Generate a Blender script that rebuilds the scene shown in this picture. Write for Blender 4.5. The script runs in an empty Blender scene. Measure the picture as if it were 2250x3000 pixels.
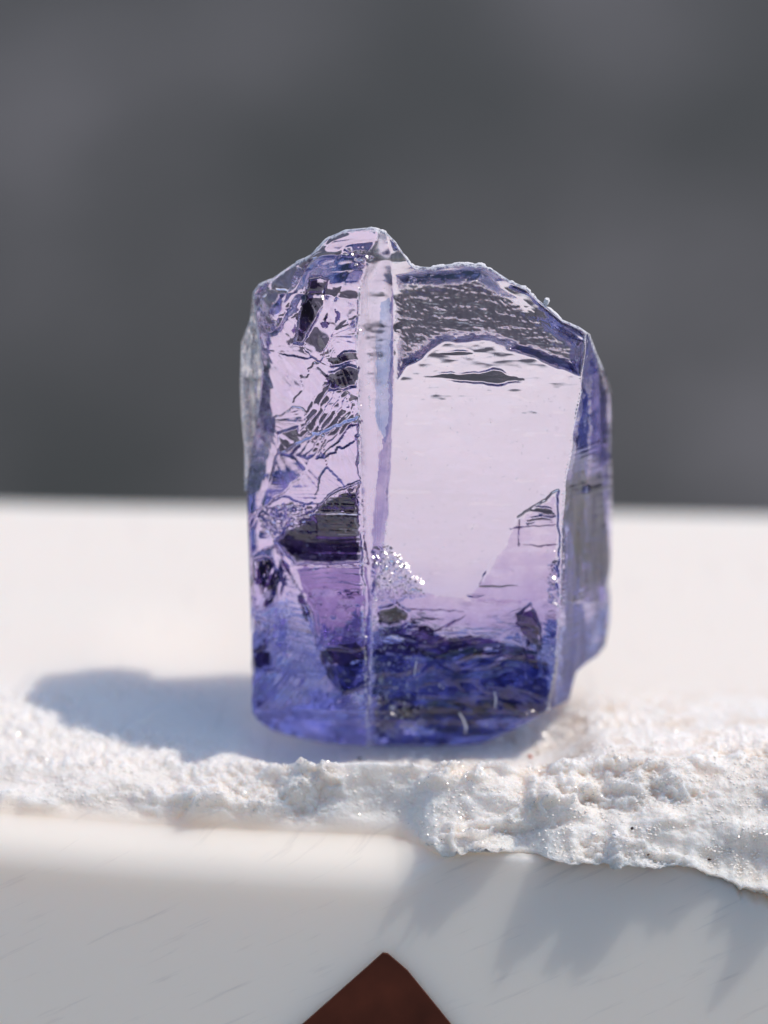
import bpy, math, random
import numpy as np
from mathutils import Vector

# ------------------------------------------------------------------ scene set-up
# one Blender unit is one centimetre: the crystal is about 1 cm tall
sc = bpy.context.scene
sc.unit_settings.scale_length = 0.01
COL = sc.collection

S = 1.0 / 1500.0            # cm per photo pixel in the plane y = 0
F = 2250.0 / 1659.0         # 1659-wide working pixels to photo pixels
PITCH = math.radians(20.0)
DIST = 8.0
ZC = 690 * S / math.cos(PITCH)
CAM = Vector((0, -DIST * math.cos(PITCH), ZC + DIST * math.sin(PITCH)))

cam_d = bpy.data.cameras.new('camera')
cam = bpy.data.objects.new('camera', cam_d)
COL.objects.link(cam)
cam.location = CAM
cam.rotation_euler = (math.pi / 2 - PITCH, 0, 0)
cam_d.sensor_fit = 'VERTICAL'
cam_d.sensor_height = 36.0
cam_d.lens = 18.0 / (1.0 / DIST)
cam_d.clip_start = 0.05
cam_d.clip_end = 1000
cam_d.dof.use_dof = True
cam_d.dof.focus_distance = DIST - 0.03
cam_d.dof.aperture_fstop = cam_d.lens * 1e-3 / 0.34
sc.camera = cam

SUN_EL, SUN_AZ = math.radians(61), math.radians(89)     # azimuth clockwise from the view direction
world = bpy.data.worlds.new('World')
sc.world = world
world.use_nodes = True
wn = world.node_tree
sky = wn.nodes.new('ShaderNodeTexSky')
sky.sky_type = 'NISHITA'
sky.sun_disc = False
sky.sun_elevation = SUN_EL
sky.sun_rotation = SUN_AZ
wn.links.new(sky.outputs[0], wn.nodes['Background'].inputs[0])
wn.nodes['Background'].inputs[1].default_value = 0.15

sun_d = bpy.data.lights.new('sun', 'SUN')
sun_d.energy = 2.3
sun_d.angle = math.radians(0.53)
sun_d.color = (1.0, 0.885, 0.75)
sun = bpy.data.objects.new('sun', sun_d)
COL.objects.link(sun)
sdir = Vector((math.sin(SUN_AZ) * math.cos(SUN_EL), math.cos(SUN_AZ) * math.cos(SUN_EL), math.sin(SUN_EL)))
sun.rotation_euler = sdir.to_track_quat('Z', 'Y').to_euler()
sun.location = sdir * 20

sc.view_settings.view_transform = 'Standard'
sc.view_settings.look = 'None'
sc.view_settings.exposure = 0.13
sc.view_settings.gamma = 1.0
sc.render.engine = 'CYCLES'
cy = sc.cycles
cy.max_bounces = 40
cy.transmission_bounces = 32
cy.glossy_bounces = 16
cy.diffuse_bounces = 5
cy.use_denoising = True
cy.sample_clamp_indirect = 8.0

# ------------------------------------------------------------------ helpers
def P(u, v, y):
    """Working pixel (arrays) to the world point on the plane of depth y."""
    dx = (np.asarray(u, float) * F - 1125) * S
    dy = -(np.asarray(v, float) * F - 1500) * S
    cp, sp = math.cos(PITCH), math.sin(PITCH)
    rx = dx
    ry = DIST * cp + dy * sp
    rz = -DIST * sp + dy * cp
    t = (np.asarray(y, float) - CAM.y) / ry
    return np.stack([CAM.x + rx * t, CAM.y + ry * t, CAM.z + rz * t], -1)

def ip(x, pts):
    a = np.array(pts, float)
    return np.interp(x, a[:, 0], a[:, 1])

def sip(x, pts):
    """smooth interpolation through points (cosine eased)"""
    a = np.array(pts, float)
    x = np.clip(x, a[0, 0], a[-1, 0])
    i = np.clip(np.searchsorted(a[:, 0], x) - 1, 0, len(a) - 2)
    t = (x - a[i, 0]) / (a[i + 1, 0] - a[i, 0])
    t = t * t * (3 - 2 * t)
    return a[i, 1] * (1 - t) + a[i + 1, 1] * t

_tabs = {}
def vnoise(x, y, seed=0):
    if seed not in _tabs:
        _tabs[seed] = np.random.RandomState(seed).rand(256, 256) * 2 - 1
    T = _tabs[seed]
    xi, yi = np.floor(x).astype(int), np.floor(y).astype(int)
    fx, fy = x - xi, y - yi
    fx = fx * fx * fx * (fx * (fx * 6 - 15) + 10)
    fy = fy * fy * fy * (fy * (fy * 6 - 15) + 10)
    a, b = xi & 255, yi & 255
    c, d = (xi + 1) & 255, (yi + 1) & 255
    return (T[a, b] * (1 - fx) + T[c, b] * fx) * (1 - fy) + (T[a, d] * (1 - fx) + T[c, d] * fx) * fy

def fbm(x, y, seed=0, octs=4, gain=0.5):
    s, a = 0, 1.0
    for k in range(octs):
        s = s + a * vnoise(x, y, seed + k)
        x, y, a = x * 2.03 + 17.3, y * 2.03 + 5.1, a * gain
    return s

def ridged(x, y, seed=0, octs=5, gain=0.55):
    s, a, w = 0, 1.0, 1.0
    for k in range(octs):
        n = 1 - np.abs(vnoise(x, y, seed + k)) * 1.6
        n = np.clip(n, 0, 1) ** 2
        s = s + a * n * w
        w = np.clip(n * 1.5, 0, 1)
        x, y, a = x * 2.1 + 9.7, y * 2.1 + 31.1, a * gain
    return s

def smooth(e0, e1, x):
    t = np.clip((x - e0) / (e1 - e0), 0, 1)
    return t * t * (3 - 2 * t)

def poly_sd(u, v, poly):
    """signed distance to a polygon, positive inside"""
    p = np.array(poly, float)
    q = np.roll(p, -1, 0)
    d = np.full(u.shape, 1e9)
    ins = np.zeros(u.shape, bool)
    for (ax, ay), (bx, by) in zip(p, q):
        ex, ey = bx - ax, by - ay
        t = np.clip(((u - ax) * ex + (v - ay) * ey) / (ex * ex + ey * ey + 1e-9), 0, 1)
        d = np.minimum(d, np.hypot(u - ax - t * ex, v - ay - t * ey))
        if ay != by:
            ins ^= ((ay > v) != (by > v)) & (u < (bx - ax) * (v - ay) / (by - ay) + ax)
    return np.where(ins, d, -d)

def resample(pts, n):
    p = np.array(pts, float)
    L = np.concatenate([[0], np.cumsum(np.hypot(*np.diff(p, axis=0).T))])
    t = np.linspace(0, L[-1], n)
    return np.stack([np.interp(t, L, p[:, 0]), np.interp(t, L, p[:, 1])], -1)

def coons(top, right, bottom, left, nu, nv):
    """top/bottom run left to right, left/right run top to bottom; returns u, v grids [nv, nu]"""
    t, b = resample(top, nu), resample(bottom, nu)
    l, r = resample(left, nv), resample(right, nv)
    s = np.linspace(0, 1, nu)[None, :, None]
    k = np.linspace(0, 1, nv)[:, None, None]
    g = (1 - k) * t[None] + k * b[None] + (1 - s) * l[:, None] + s * r[:, None] \
        - ((1 - s) * (1 - k) * t[0] + s * (1 - k) * t[-1] + (1 - s) * k * b[0] + s * k * b[-1])
    return g[..., 0], g[..., 1]

def mesh_np(name, verts, quads, mat=None, parent=None, smooth_shade=True, tris=None):
    me = bpy.data.meshes.new(name)
    verts = np.asarray(verts, np.float32).reshape(-1, 3)
    quads = np.asarray(quads, np.int32).reshape(-1, 4)
    nt = 0 if tris is None else len(tris)
    me.vertices.add(len(verts))
    me.vertices.foreach_set('co', verts.ravel())
    loops = quads.ravel() if not nt else np.concatenate([quads.ravel(), np.asarray(tris, np.int32).ravel()])
    me.loops.add(len(loops))
    me.loops.foreach_set('vertex_index', loops)
    starts = np.concatenate([np.arange(len(quads)) * 4, len(quads) * 4 + np.arange(nt) * 3]).astype(np.int32)
    me.polygons.add(len(starts))
    me.polygons.foreach_set('loop_start', starts)
    me.update(calc_edges=True)
    me.validate()
    if smooth_shade:
        me.polygons.foreach_set('use_smooth', np.ones(len(me.polygons), bool))
    if mat:
        me.materials.append(mat)
    o = bpy.data.objects.new(name, me)
    COL.objects.link(o)
    if parent:
        o.parent = parent
    return o

def grid_quads(nv, nu, flip=False, base=0):
    i = np.arange(nv * nu).reshape(nv, nu) + base
    q = np.stack([i[:-1, :-1], i[1:, :-1], i[1:, 1:], i[:-1, 1:]], -1).reshape(-1, 4)
    return q[:, ::-1] if flip else q

def rim_idx(nv, nu):
    i = np.arange(nv * nu).reshape(nv, nu)
    return np.concatenate([i[0, :-1], i[:-1, -1], i[-1, :0:-1], i[:0:-1, 0]])

def tag(o, label, cat, group=None):
    o['label'] = label
    o['category'] = cat
    if group:
        o['group'] = group
    return o

class Mat:
    """tiny node helper"""
    def __init__(self, name):
        self.m = bpy.data.materials.new(name)
        self.m.use_nodes = True
        self.nt = self.m.node_tree
        self.nt.nodes.clear()
        self.out = self.n('ShaderNodeOutputMaterial')
    def n(self, t, **kw):
        nd = self.nt.nodes.new(t)
        for k, v in kw.items():
            if k.startswith('i_'):
                nd.inputs[k[2:].replace('_', ' ')].default_value = v
            else:
                setattr(nd, k, v)
        return nd
    def l(self, a, b):
        self.nt.links.new(a, b)
    def ramp(self, fac, stops):
        r = self.n('ShaderNodeValToRGB')
        e = r.color_ramp.elements
        while len(e) < len(stops):
            e.new(0.5)
        for k, (p, c) in enumerate(stops):
            e[k].position = p
            e[k].color = (*c, 1) if len(c) == 3 else c
        self.l(fac, r.inputs[0])
        return r.outputs[0]

# ------------------------------------------------------------------ materials
def mat_stone():
    m = Mat('white_stone')
    tc = m.n('ShaderNodeTexCoord')
    b = m.n('ShaderNodeBsdfPrincipled')
    geo_rough = m.n('ShaderNodeAttribute', attribute_name='rough')
    # beige staining, strongest on the broken surface to the right
    n1 = m.n('ShaderNodeTexNoise', i_Scale=9.0, i_Detail=5.0, i_Roughness=0.65)
    m.l(tc.outputs['Object'], n1.inputs['Vector'])
    stain = m.ramp(n1.outputs['Fac'], [(0.48, (0, 0, 0)), (0.72, (1, 1, 1))])
    at = m.n('ShaderNodeAttribute', attribute_name='stain')
    mul = m.n('ShaderNodeMath', operation='MULTIPLY')
    m.l(stain, mul.inputs[0]); m.l(at.outputs['Fac'], mul.inputs[1])
    mix = m.n('ShaderNodeMix', data_type='RGBA')
    mix.inputs[6].default_value = (0.87, 0.785, 0.69, 1)
    mix.inputs[7].default_value = (0.72, 0.57, 0.42, 1)
    wh = m.n('ShaderNodeMix', data_type='RGBA')         # fresh breakage is whiter than the polished face
    wh.inputs[6].default_value = (0.87, 0.785, 0.69, 1); wh.inputs[7].default_value = (0.91, 0.85, 0.785, 1)
    m.l(geo_rough.outputs['Fac'], wh.inputs[0]); m.l(wh.outputs[2], mix.inputs[6])
    m.l(mul.outputs[0], mix.inputs[0])
    # thin grey veins running diagonally
    mp = m.n('ShaderNodeMapping')
    mp.inputs['Scale'].default_value = (2.2, 1, 30)
    mr = m.n('ShaderNodeMapping')
    mr.inputs['Rotation'].default_value = (0, math.radians(24), 0)
    m.l(tc.outputs['Object'], mr.inputs['Vector'])
    m.l(mr.outputs[0], mp.inputs['Vector'])
    n2 = m.n('ShaderNodeTexNoise', i_Scale=2.6, i_Detail=6.0, i_Roughness=0.6)
    m.l(mp.outputs[0], n2.inputs['Vector'])
    vein = m.ramp(n2.outputs['Fac'], [(0.60, (0, 0, 0)), (0.80, (0.35, 0.35, 0.35))])
    mix2 = m.n('ShaderNodeMix', data_type='RGBA')
    m.l(vein, mix2.inputs[0]); m.l(mix.outputs[2], mix2.inputs[6])
    mix2.inputs[7].default_value = (0.40, 0.36, 0.35, 1)
    m.l(mix2.outputs[2], b.inputs['Base Color'])
    b.inputs['Subsurface Weight'].default_value = 1.0
    b.inputs['Subsurface Radius'].default_value = (1.0, 0.85, 0.75)
    sr = m.n('ShaderNodeMapRange')
    sr.inputs[3].default_value = 0.16; sr.inputs[4].default_value = 0.045
    m.l(geo_rough.outputs['Fac'], sr.inputs[0]); m.l(sr.outputs[0], b.inputs['Subsurface Scale'])
    rr = m.n('ShaderNodeMapRange')
    rr.inputs[3].default_value = 0.42; rr.inputs[4].default_value = 0.5
    m.l(geo_rough.outputs['Fac'], rr.inputs[0])
    m.l(rr.outputs[0], b.inputs['Roughness'])
    n3 = m.n('ShaderNodeTexNoise', i_Scale=110.0, i_Detail=3.0)
    m.l(tc.outputs['Object'], n3.inputs['Vector'])
    bp = m.n('ShaderNodeBump', i_Distance=0.006)
    m.l(geo_rough.outputs['Fac'], bp.inputs['Strength'])
    m.l(n3.outputs['Fac'], bp.inputs['Height'])
    m.l(bp.outputs[0], b.inputs['Normal'])
    m.l(b.outputs[0], m.out.inputs[0])
    return m.m

def mat_simple(name, col, rough=0.6, noise=0.15, scale=20.0):
    m = Mat(name)
    tc = m.n('ShaderNodeTexCoord')
    nn = m.n('ShaderNodeTexNoise', i_Scale=scale, i_Detail=4.0)
    m.l(tc.outputs['Object'], nn.inputs['Vector'])
    c = m.ramp(nn.outputs['Fac'], [(0.3, tuple(x * (1 - noise) for x in col)), (0.7, tuple(min(1, x * (1 + noise)) for x in col))])
    b = m.n('ShaderNodeBsdfPrincipled', i_Roughness=rough)
    m.l(c, b.inputs['Base Color'])
    m.l(b.outputs[0], m.out.inputs[0])
    return m.m

def mat_ground():
    m = Mat('dark_ground')
    tc = m.n('ShaderNodeTexCoord')
    n1 = m.n('ShaderNodeTexNoise', i_Scale=0.42, i_Detail=3.0, i_Roughness=0.6)
    gm = m.n('ShaderNodeMapping')
    gm.inputs['Scale'].default_value = (1, 0.33, 1)
    m.l(tc.outputs['Object'], gm.inputs['Vector'])
    m.l(gm.outputs[0], n1.inputs['Vector'])
    n2 = m.n('ShaderNodeTexNoise', i_Scale=3.0, i_Detail=6.0)
    m.l(tc.outputs['Object'], n2.inputs['Vector'])
    c1 = m.ramp(n1.outputs['Fac'], [(0.36, (0.026, 0.027, 0.022)), (0.5, (0.056, 0.053, 0.050)), (0.64, (0.115, 0.108, 0.108))])
    c2 = m.ramp(n2.outputs['Fac'], [(0.3, (0.6, 0.6, 0.6)), (0.7, (1.3, 1.3, 1.3))])
    mm = m.n('ShaderNodeMix', data_type='RGBA', blend_type='MULTIPLY')
    mm.inputs[0].default_value = 1.0
    m.l(c1, mm.inputs[6]); m.l(c2, mm.inputs[7])
    b = m.n('ShaderNodeBsdfPrincipled', i_Roughness=0.9)
    m.l(mm.outputs[2], b.inputs['Base Color'])
    m.l(b.outputs[0], m.out.inputs[0])
    return m.m

def mat_crystal():
    m = Mat('violet_crystal')
    tc = m.n('ShaderNodeTexCoord')
    sep = m.n('ShaderNodeSeparateXYZ')
    m.l(tc.outputs['Object'], sep.inputs[0])
    # natural colour zoning: the blue is denser towards the foot of the crystal
    zn = m.n('ShaderNodeTexNoise', i_Scale=4.5, i_Detail=3.0)
    m.l(tc.outputs['Object'], zn.inputs['Vector'])
    za = m.n('ShaderNodeMath', operation='MULTIPLY_ADD')
    m.l(zn.outputs['Fac'], za.inputs[0]); za.inputs[1].default_value = 0.22
    m.l(sep.outputs['Z'], za.inputs[2])
    zb = m.n('ShaderNodeMath', operation='SUBTRACT')
    m.l(za.outputs[0], zb.inputs[0]); zb.inputs[1].default_value = 0.11
    zone = m.ramp(zb.outputs[0], ZONE)
    g = m.n('ShaderNodeBsdfPrincipled')
    g.inputs['Transmission Weight'].default_value = 1.0
    g.inputs['IOR'].default_value = 1.69
    g.inputs['Roughness'].default_value = 0.0
    vi = m.n('ShaderNodeAttribute', attribute_name='violet')
    vm = m.n('ShaderNodeMix', data_type='RGBA', blend_type='MULTIPLY')
    m.l(vi.outputs['Fac'], vm.inputs[0]); m.l(zone, vm.inputs[6])
    vm.inputs[7].default_value = (0.82, 0.68, 0.98, 1)
    zf = m.n('ShaderNodeAttribute', attribute_name='zoned')
    zm = m.n('ShaderNodeMix', data_type='RGBA')
    zm.inputs[6].default_value = (0.96, 0.95, 1.0, 1)
    m.l(zf.outputs['Fac'], zm.inputs[0]); m.l(vm.outputs[2], zm.inputs[7])
    m.l(zm.outputs[2], g.inputs['Base Color'])
    ra = m.n('ShaderNodeAttribute', attribute_name='frost')
    m.l(ra.outputs['Fac'], g.inputs['Roughness'])
    # worn, dusty arrises, plus white painted in for rim light
    da = m.n('ShaderNodeAttribute', attribute_name='dust')
    nz = m.n('ShaderNodeTexNoise', i_Scale=95.0, i_Detail=4.0, i_Roughness=0.7)
    m.l(tc.outputs['Object'], nz.inputs['Vector'])
    th = m.n('ShaderNodeMath', operation='MULTIPLY_ADD')
    m.l(da.outputs['Fac'], th.inputs[0]); th.inputs[1].default_value = 0.32
    m.l(nz.outputs['Fac'], th.inputs[2])
    fac = m.ramp(th.outputs[0], [(0.64, (0, 0, 0)), (0.86, (0.75, 0.75, 0.75))])
    df = m.n('ShaderNodeBsdfDiffuse')
    df.inputs[0].default_value = (0.78, 0.78, 0.82, 1)
    mx = m.n('ShaderNodeMixShader')
    m.l(fac, mx.inputs[0]); m.l(g.outputs[0], mx.inputs[1]); m.l(df.outputs[0], mx.inputs[2])
    m.l(mx.outputs[0], m.out.inputs['Surface'])
    va = m.n('ShaderNodeVolumeAbsorption')
    va.inputs['Color'].default_value = (0.72, 0.60, 1.0, 1)
    va.inputs['Density'].default_value = 0.22
    m.l(va.outputs[0], m.out.inputs['Volume'])
    return m.m

ZONE = [(0.0, (0.10, 0.10, 0.42)), (0.10, (0.11, 0.11, 0.42)), (0.20, (0.19, 0.17, 0.52)), (0.27, (0.47, 0.40, 0.79)), (0.37, (0.76, 0.70, 0.99)), (0.75, (0.85, 0.80, 1.0)), (1.0, (0.90, 0.87, 1.0))]
M_STONE = mat_stone()
M_CRYSTAL = mat_crystal()
M_GROUND = mat_ground()
M_BROWN = mat_simple('brown_inlay', (0.078, 0.019, 0.009), 0.6, 0.35, 9.0)
M_BROWN.node_tree.nodes['Principled BSDF'].inputs['Specular IOR Level'].default_value = 0.15

# ------------------------------------------------------------------ ground
gs = 400.0
GZ = -5.0
ground = mesh_np('ground', [(-gs, -gs, GZ), (gs, -gs, GZ), (gs, gs, GZ), (-gs, gs, GZ)], [(0, 1, 2, 3)], M_GROUND, smooth_shade=False)
ground['kind'] = 'structure'

# ------------------------------------------------------------------ white stone block
LEAN = math.tan(math.radians(15))
def build_stone():
    nx = 900
    X = np.concatenate([np.linspace(-4, -0.95, 40)[:-1], np.linspace(-0.95, 0.95, nx), np.linspace(0.95, 4, 40)[1:]])
    U = (X / S + 1125) / F              # working-pixel column near y = 0
    Y0 = -0.25                          # upper edge of the front face, which leans back by 15 degrees
    # z of the upper edge of the front face, traced along the columns
    vedge = ip(U, [(0, 1800), (300, 1822), (600, 1838), (890, 1850), (1000, 1852), (1200, 1856), (1450, 1868), (1560, 1895), (1600, 1925), (1659, 1952), (1900, 1975)])
    vedge = vedge + 5 * fbm(U / 60.0, U * 0 + 3.0, 5, 3) * smooth(880, 960, U) + 5 * fbm(U / 14.0, U * 0 + 3.0, 15, 3) * smooth(1500, 1600, U)
    ze = P(U, vedge, np.full_like(U, Y0))[:, 2]
    bev = 0.07 * (1 - smooth(850, 960, U)) + 0.014          # rounded, sunlit arris on the left
    rows = []
    rowr = []
    def row(y, z, r):
        rows.append(np.stack([X, np.broadcast_to(y, X.shape), np.broadcast_to(z, X.shape)], -1)); rowr.append(np.broadcast_to(r, X.shape))
    row(Y0 - 1.0 * LEAN, GZ, 0); row(Y0 - 1.0 * LEAN, -2.0, 0); row(Y0 - 0.845 * LEAN, -1.0, 0)
    for k in np.linspace(0, 1, 24):
        zz = -1.0 + (ze - bev - 0.01 + 1.0) * k
        row(Y0 - (-0.155 - zz) * LEAN, zz, 0)
    for a in np.linspace(0, 1, 14)[1:]:
        th = a * math.pi / 2 * 0.93
        row(Y0 - (-0.155 - ze + bev) * LEAN * (1 - a) + bev * 1.2 * (1 - np.cos(th)), ze - bev * (1 - np.sin(th)), 0)
    over = smooth(895, 960, U) * (0.095 + 0.03 * fbm(U / 70.0, U * 0 + 9.0, 25, 3)) * (1 - 0.75 * np.exp(-((U - 1135) / 45.0) ** 2))
    y1 = Y0 + bev * 1.1; z1 = ze
    # broken slope and top
    ycrest = ip(U, [(0, -0.05), (500, -0.06), (700, -0.11), (1100, -0.13), (1659, -0.12)])
    zcrest = ip(U, [(-400, -0.04), (0, -0.03), (300, -0.03), (560, -0.02), (760, 0.0), (1100, 0.0), (1300, 0.012), (1659, 0.02), (2000, 0.02)])
    n_slope = 170
    for k in np.linspace(0, 1, n_slope + 1)[1:]:
        y = y1 + (ycrest - y1) * k - over * smooth(0, 0.16, k) * (1 - k)
        prof = k ** 0.9
        prof_l = smooth(0.0, 1.0, k) * 0.55 + 0.45 * k
        z = z1 + (zcrest - z1) * prof
        row(y, z, smooth(0, 0.06 + 0.30 * (1 - smooth(860, 930, U)), k))
    yb0 = 0.34
    n_top = 130
    for k in np.linspace(0, 1, n_top + 1)[1:]:
        y = ycrest + (yb0 - ycrest) * k
        dip = 0.05 * smooth(480, 640, U) * (1 - smooth(1180, 1330, U)) * smooth(0, 0.22, k) * (1 - smooth(0.55, 1.0, k))
        z = zcrest + (0.0 - zcrest) * smooth(0, 1, k) - dip
        row(y, z, (1 - smooth(0.55, 1.0, k)) * np.ones_like(X))
    yback = 1.40 - 0.07 * (X)  + 0.02 * np.sin(X * 1.7)
    rb = 0.05
    for k in np.linspace(0, 1, 40)[1:]:
        row(yb0 + (yback - rb - yb0) * k ** 1.5, 0.0, 0)
    for a in np.linspace(0, 1, 8)[1:]:
        th = a * math.pi / 2
        row(yback - rb + rb * np.sin(th), -rb + rb * np.cos(th), 0)
    row(yback, -1.0, 0); row(yback, GZ, 0)
    V = np.stack(rows, 0); R = np.stack(rowr, 0)
    # sugary broken relief
    x, y, z = V[..., 0], V[..., 1], V[..., 2]
    w = y + z * 0.9
    big = fbm(x * 3.0, w * 5.0, 20, 3) * 0.03
    wx = x + 0.03 * fbm(x * 9, w * 9, 66, 3)
    ww = w + 0.03 * fbm(x * 9, w * 9, 69, 3)
    mid = fbm(wx * 9.0, ww * 13.0, 30, 3, 0.5)
    crust = ridged(wx * 24.0, ww * 30.0, 50, 4, 0.6) * smooth(-0.1, 0.5, fbm(x * 6.0, w * 9.0, 58, 3))
    fine = fbm(x * 70, w * 70, 40, 3, 0.65)
    rgh = 0.25 + 0.95 * smooth(-0.35, 0.45, fbm(x * 4.0 + 2.0, w * 7.0, 61, 3))
    slope = 1 - smooth(-0.14, -0.02, y)
    amp = R * (0.25 + 0.75 * slope)
    disp = big * amp + mid * 0.030 * amp * slope * rgh + crust * 0.020 * R * (0.25 + 0.75 * slope) + fine * 0.0065 * R * rgh
    edge_keep = smooth(0, 1, R)
    V[..., 2] += disp * 0.75 + 0.035 * (1 - smooth(-0.62, -0.30, x)) * smooth(-0.1, 0.3, y) * (1 - smooth(0.5, 0.9, y)) * (z > -0.2)
    V[..., 1] -= disp * 0.8 * slope
    nv, n = V.shape[:2]
    o = mesh_np('stone_block', V, grid_quads(nv, n, flip=True), M_STONE)
    at = o.data.attributes.new('rough', 'FLOAT', 'POINT'); at.data.foreach_set('value', R.astype(np.float32).ravel())
    st = R * smooth(-0.1, 0.45, x) * (0.2 + 0.8 * smooth(-0.2, -0.08, y))
    at = o.data.attributes.new('stain', 'FLOAT', 'POINT'); at.data.foreach_set('value', st.astype(np.float32).ravel())
    tag(o, 'white marble block with a crumbly broken front edge and smooth pale top', 'stone block')
    return o

stone = build_stone()

# dark brown three-cornered inlay in the front face
def build_inlay():
    tri = [(827, 2060), (805, 2080), (600, 2262), (600, 2330), (1010, 2330), (1010, 2258), (880, 2098), (838, 2062)]
    u = np.array([t[0] for t in tri], float); v = np.array([t[1] for t in tri], float)
    yy = np.full(len(tri), -0.27)
    for k in range(6):
        f = P(u, v, yy)
        yy = -0.25 - 0.006 - (-0.155 - f[:, 2]) * LEAN
    b = f.copy(); b[:, 1] += 0.03
    n = len(tri)
    me = bpy.data.meshes.new('brown_inlay')
    me.from_pydata([tuple(p) for p in np.concatenate([f, b])], [], [list(range(n)[::-1])] + [[i, (i + 1) % n, n + (i + 1) % n, n + i] for i in range(n)])
    me.materials.append(M_BROWN)
    o = bpy.data.objects.new('brown_inlay', me); COL.objects.link(o); o.parent = stone
    return o
build_inlay()

# ------------------------------------------------------------------ crystal
K = F * S                                           # cm per working pixel
TOP = [(546, 632), (560, 612), (590, 600), (630, 572), (670, 550), (710, 512), (745, 496), (800, 491), (830, 497), (855, 522), (880, 560), (895, 575), (930, 577), (985, 568), (1040, 570), (1070, 585), (1100, 605), (1135, 620), (1160, 645), (1215, 690), (1250, 705), (1275, 722)]
RIGHT = [(1275, 722), (1290, 765), (1310, 812), (1320, 850), (1323, 900), (1321, 1000), (1322, 1100), (1321, 1200), (1318, 1240), (1311, 1265), (1319, 1290), (1318, 1340), (1308, 1395), (1290, 1418), (1268, 1432), (1246, 1452), (1238, 1480), (1230, 1512)]
BOTTOM = [(543, 1537), (555, 1556), (590, 1580), (640, 1594), (700, 1606), (780, 1612), (850, 1619), (930, 1623), (1000, 1619), (1040, 1607), (1100, 1582), (1160, 1552), (1190, 1532), (1230, 1512)]
LEFT = [(546, 632), (552, 700), (566, 800), (560, 880), (545, 960), (533, 1040), (533, 1100), (537, 1200), (540, 1300), (543, 1450), (543, 1537)]

R1 = [(480, 817), (510, 815), (560, 793), (640, 775), (740, 770), (900, 774), (1050, 778), (1200, 783), (1300, 786), (1450, 789), (1540, 792), (1640, 795)]
R2 = [(480, 838), (510, 838), (560, 845), (640, 850), (820, 850), (950, 846), (1080, 840), (1200, 828), (1280, 810), (1350, 803), (1540, 799), (1640, 802)]
R3 = [(480, 1290), (740, 1265), (830, 1255), (950, 1236), (1050, 1221), (1150, 1213), (1280, 1210), (1420, 1200), (1540, 1182), (1640, 1150)]

def front_depth(u, v, rim):
    r1, r2, r3 = sip(v, R1), sip(v, R2), sip(v, R3)
    yl = sip(v, [(480, 0.15), (900, 0.12), (1200, 0.09), (1540, 0.08)])
    y1 = np.full_like(v, -0.012); y2 = 0 * v + 0.018; y3 = 0 * v + 0.03; yr = 0 * v + 0.25
    ul, ur = 530.0, 1322.0
    y = np.where(u < r1, yl + (y1 - yl) * (u - ul) / (r1 - ul),
        np.where(u < r2, y1 + (y2 - y1) * (u - r1) / np.maximum(r2 - r1, 1),
        np.where(u < r3, y2 + (y3 - y2) * (u - r2) / (r3 - r2), y3 + (yr - y3) * (u - r3) / (ur - r3))))
    y = y + np.clip(1250 - v, 0, None) * K * 0.12
    # top leans back, foot is undercut
    y = y + sip(v, [(490, 0.05), (560, 0.02), (640, 0.005), (700, 0.0)]) * (1 - smooth(830, 900, u))
    y = y + sip(v, [(560, 0.02), (620, 0.0)]) * smooth(850, 900, u)
    y = y + sip(v, [(1535, 0.0), (1560, 0.02), (1630, 0.09)])
    # worn rim
    w = 8.0
    t = np.clip(rim / w, 0, 1)
    y = y + 0.010 * (1 - np.sqrt(np.clip(1 - (1 - t) ** 2, 0, 1)))
    # faint growth relief
    y = y + 0.0005 * fbm(u / 60, v / 25, 70, 3)
    y = y + front_relief(u, v)
    return y

def back_depth(u, v):
    y = ip(v, [(560, 0.20), (1250, 0.365), (1600, 0.365)])
    y = y - 0.12 * smooth(612, 560, u) - 0.10 * smooth(1250, 1310, u)
    # undercut at the foot of the rear face, broken and wavy
    e = 1305 + 24 * fbm(u / 70, v * 0, 80, 3)
    y = y - np.clip(v - e, 0, None) * K * 0.85
    y = y + 0.006 * fbm(u / 90, v / 30, 84, 4) * smooth(1180, 1330, v)
    y = y + 0.0004 * fbm(u / 120, v / 30, 88, 3)
    return y

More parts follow.
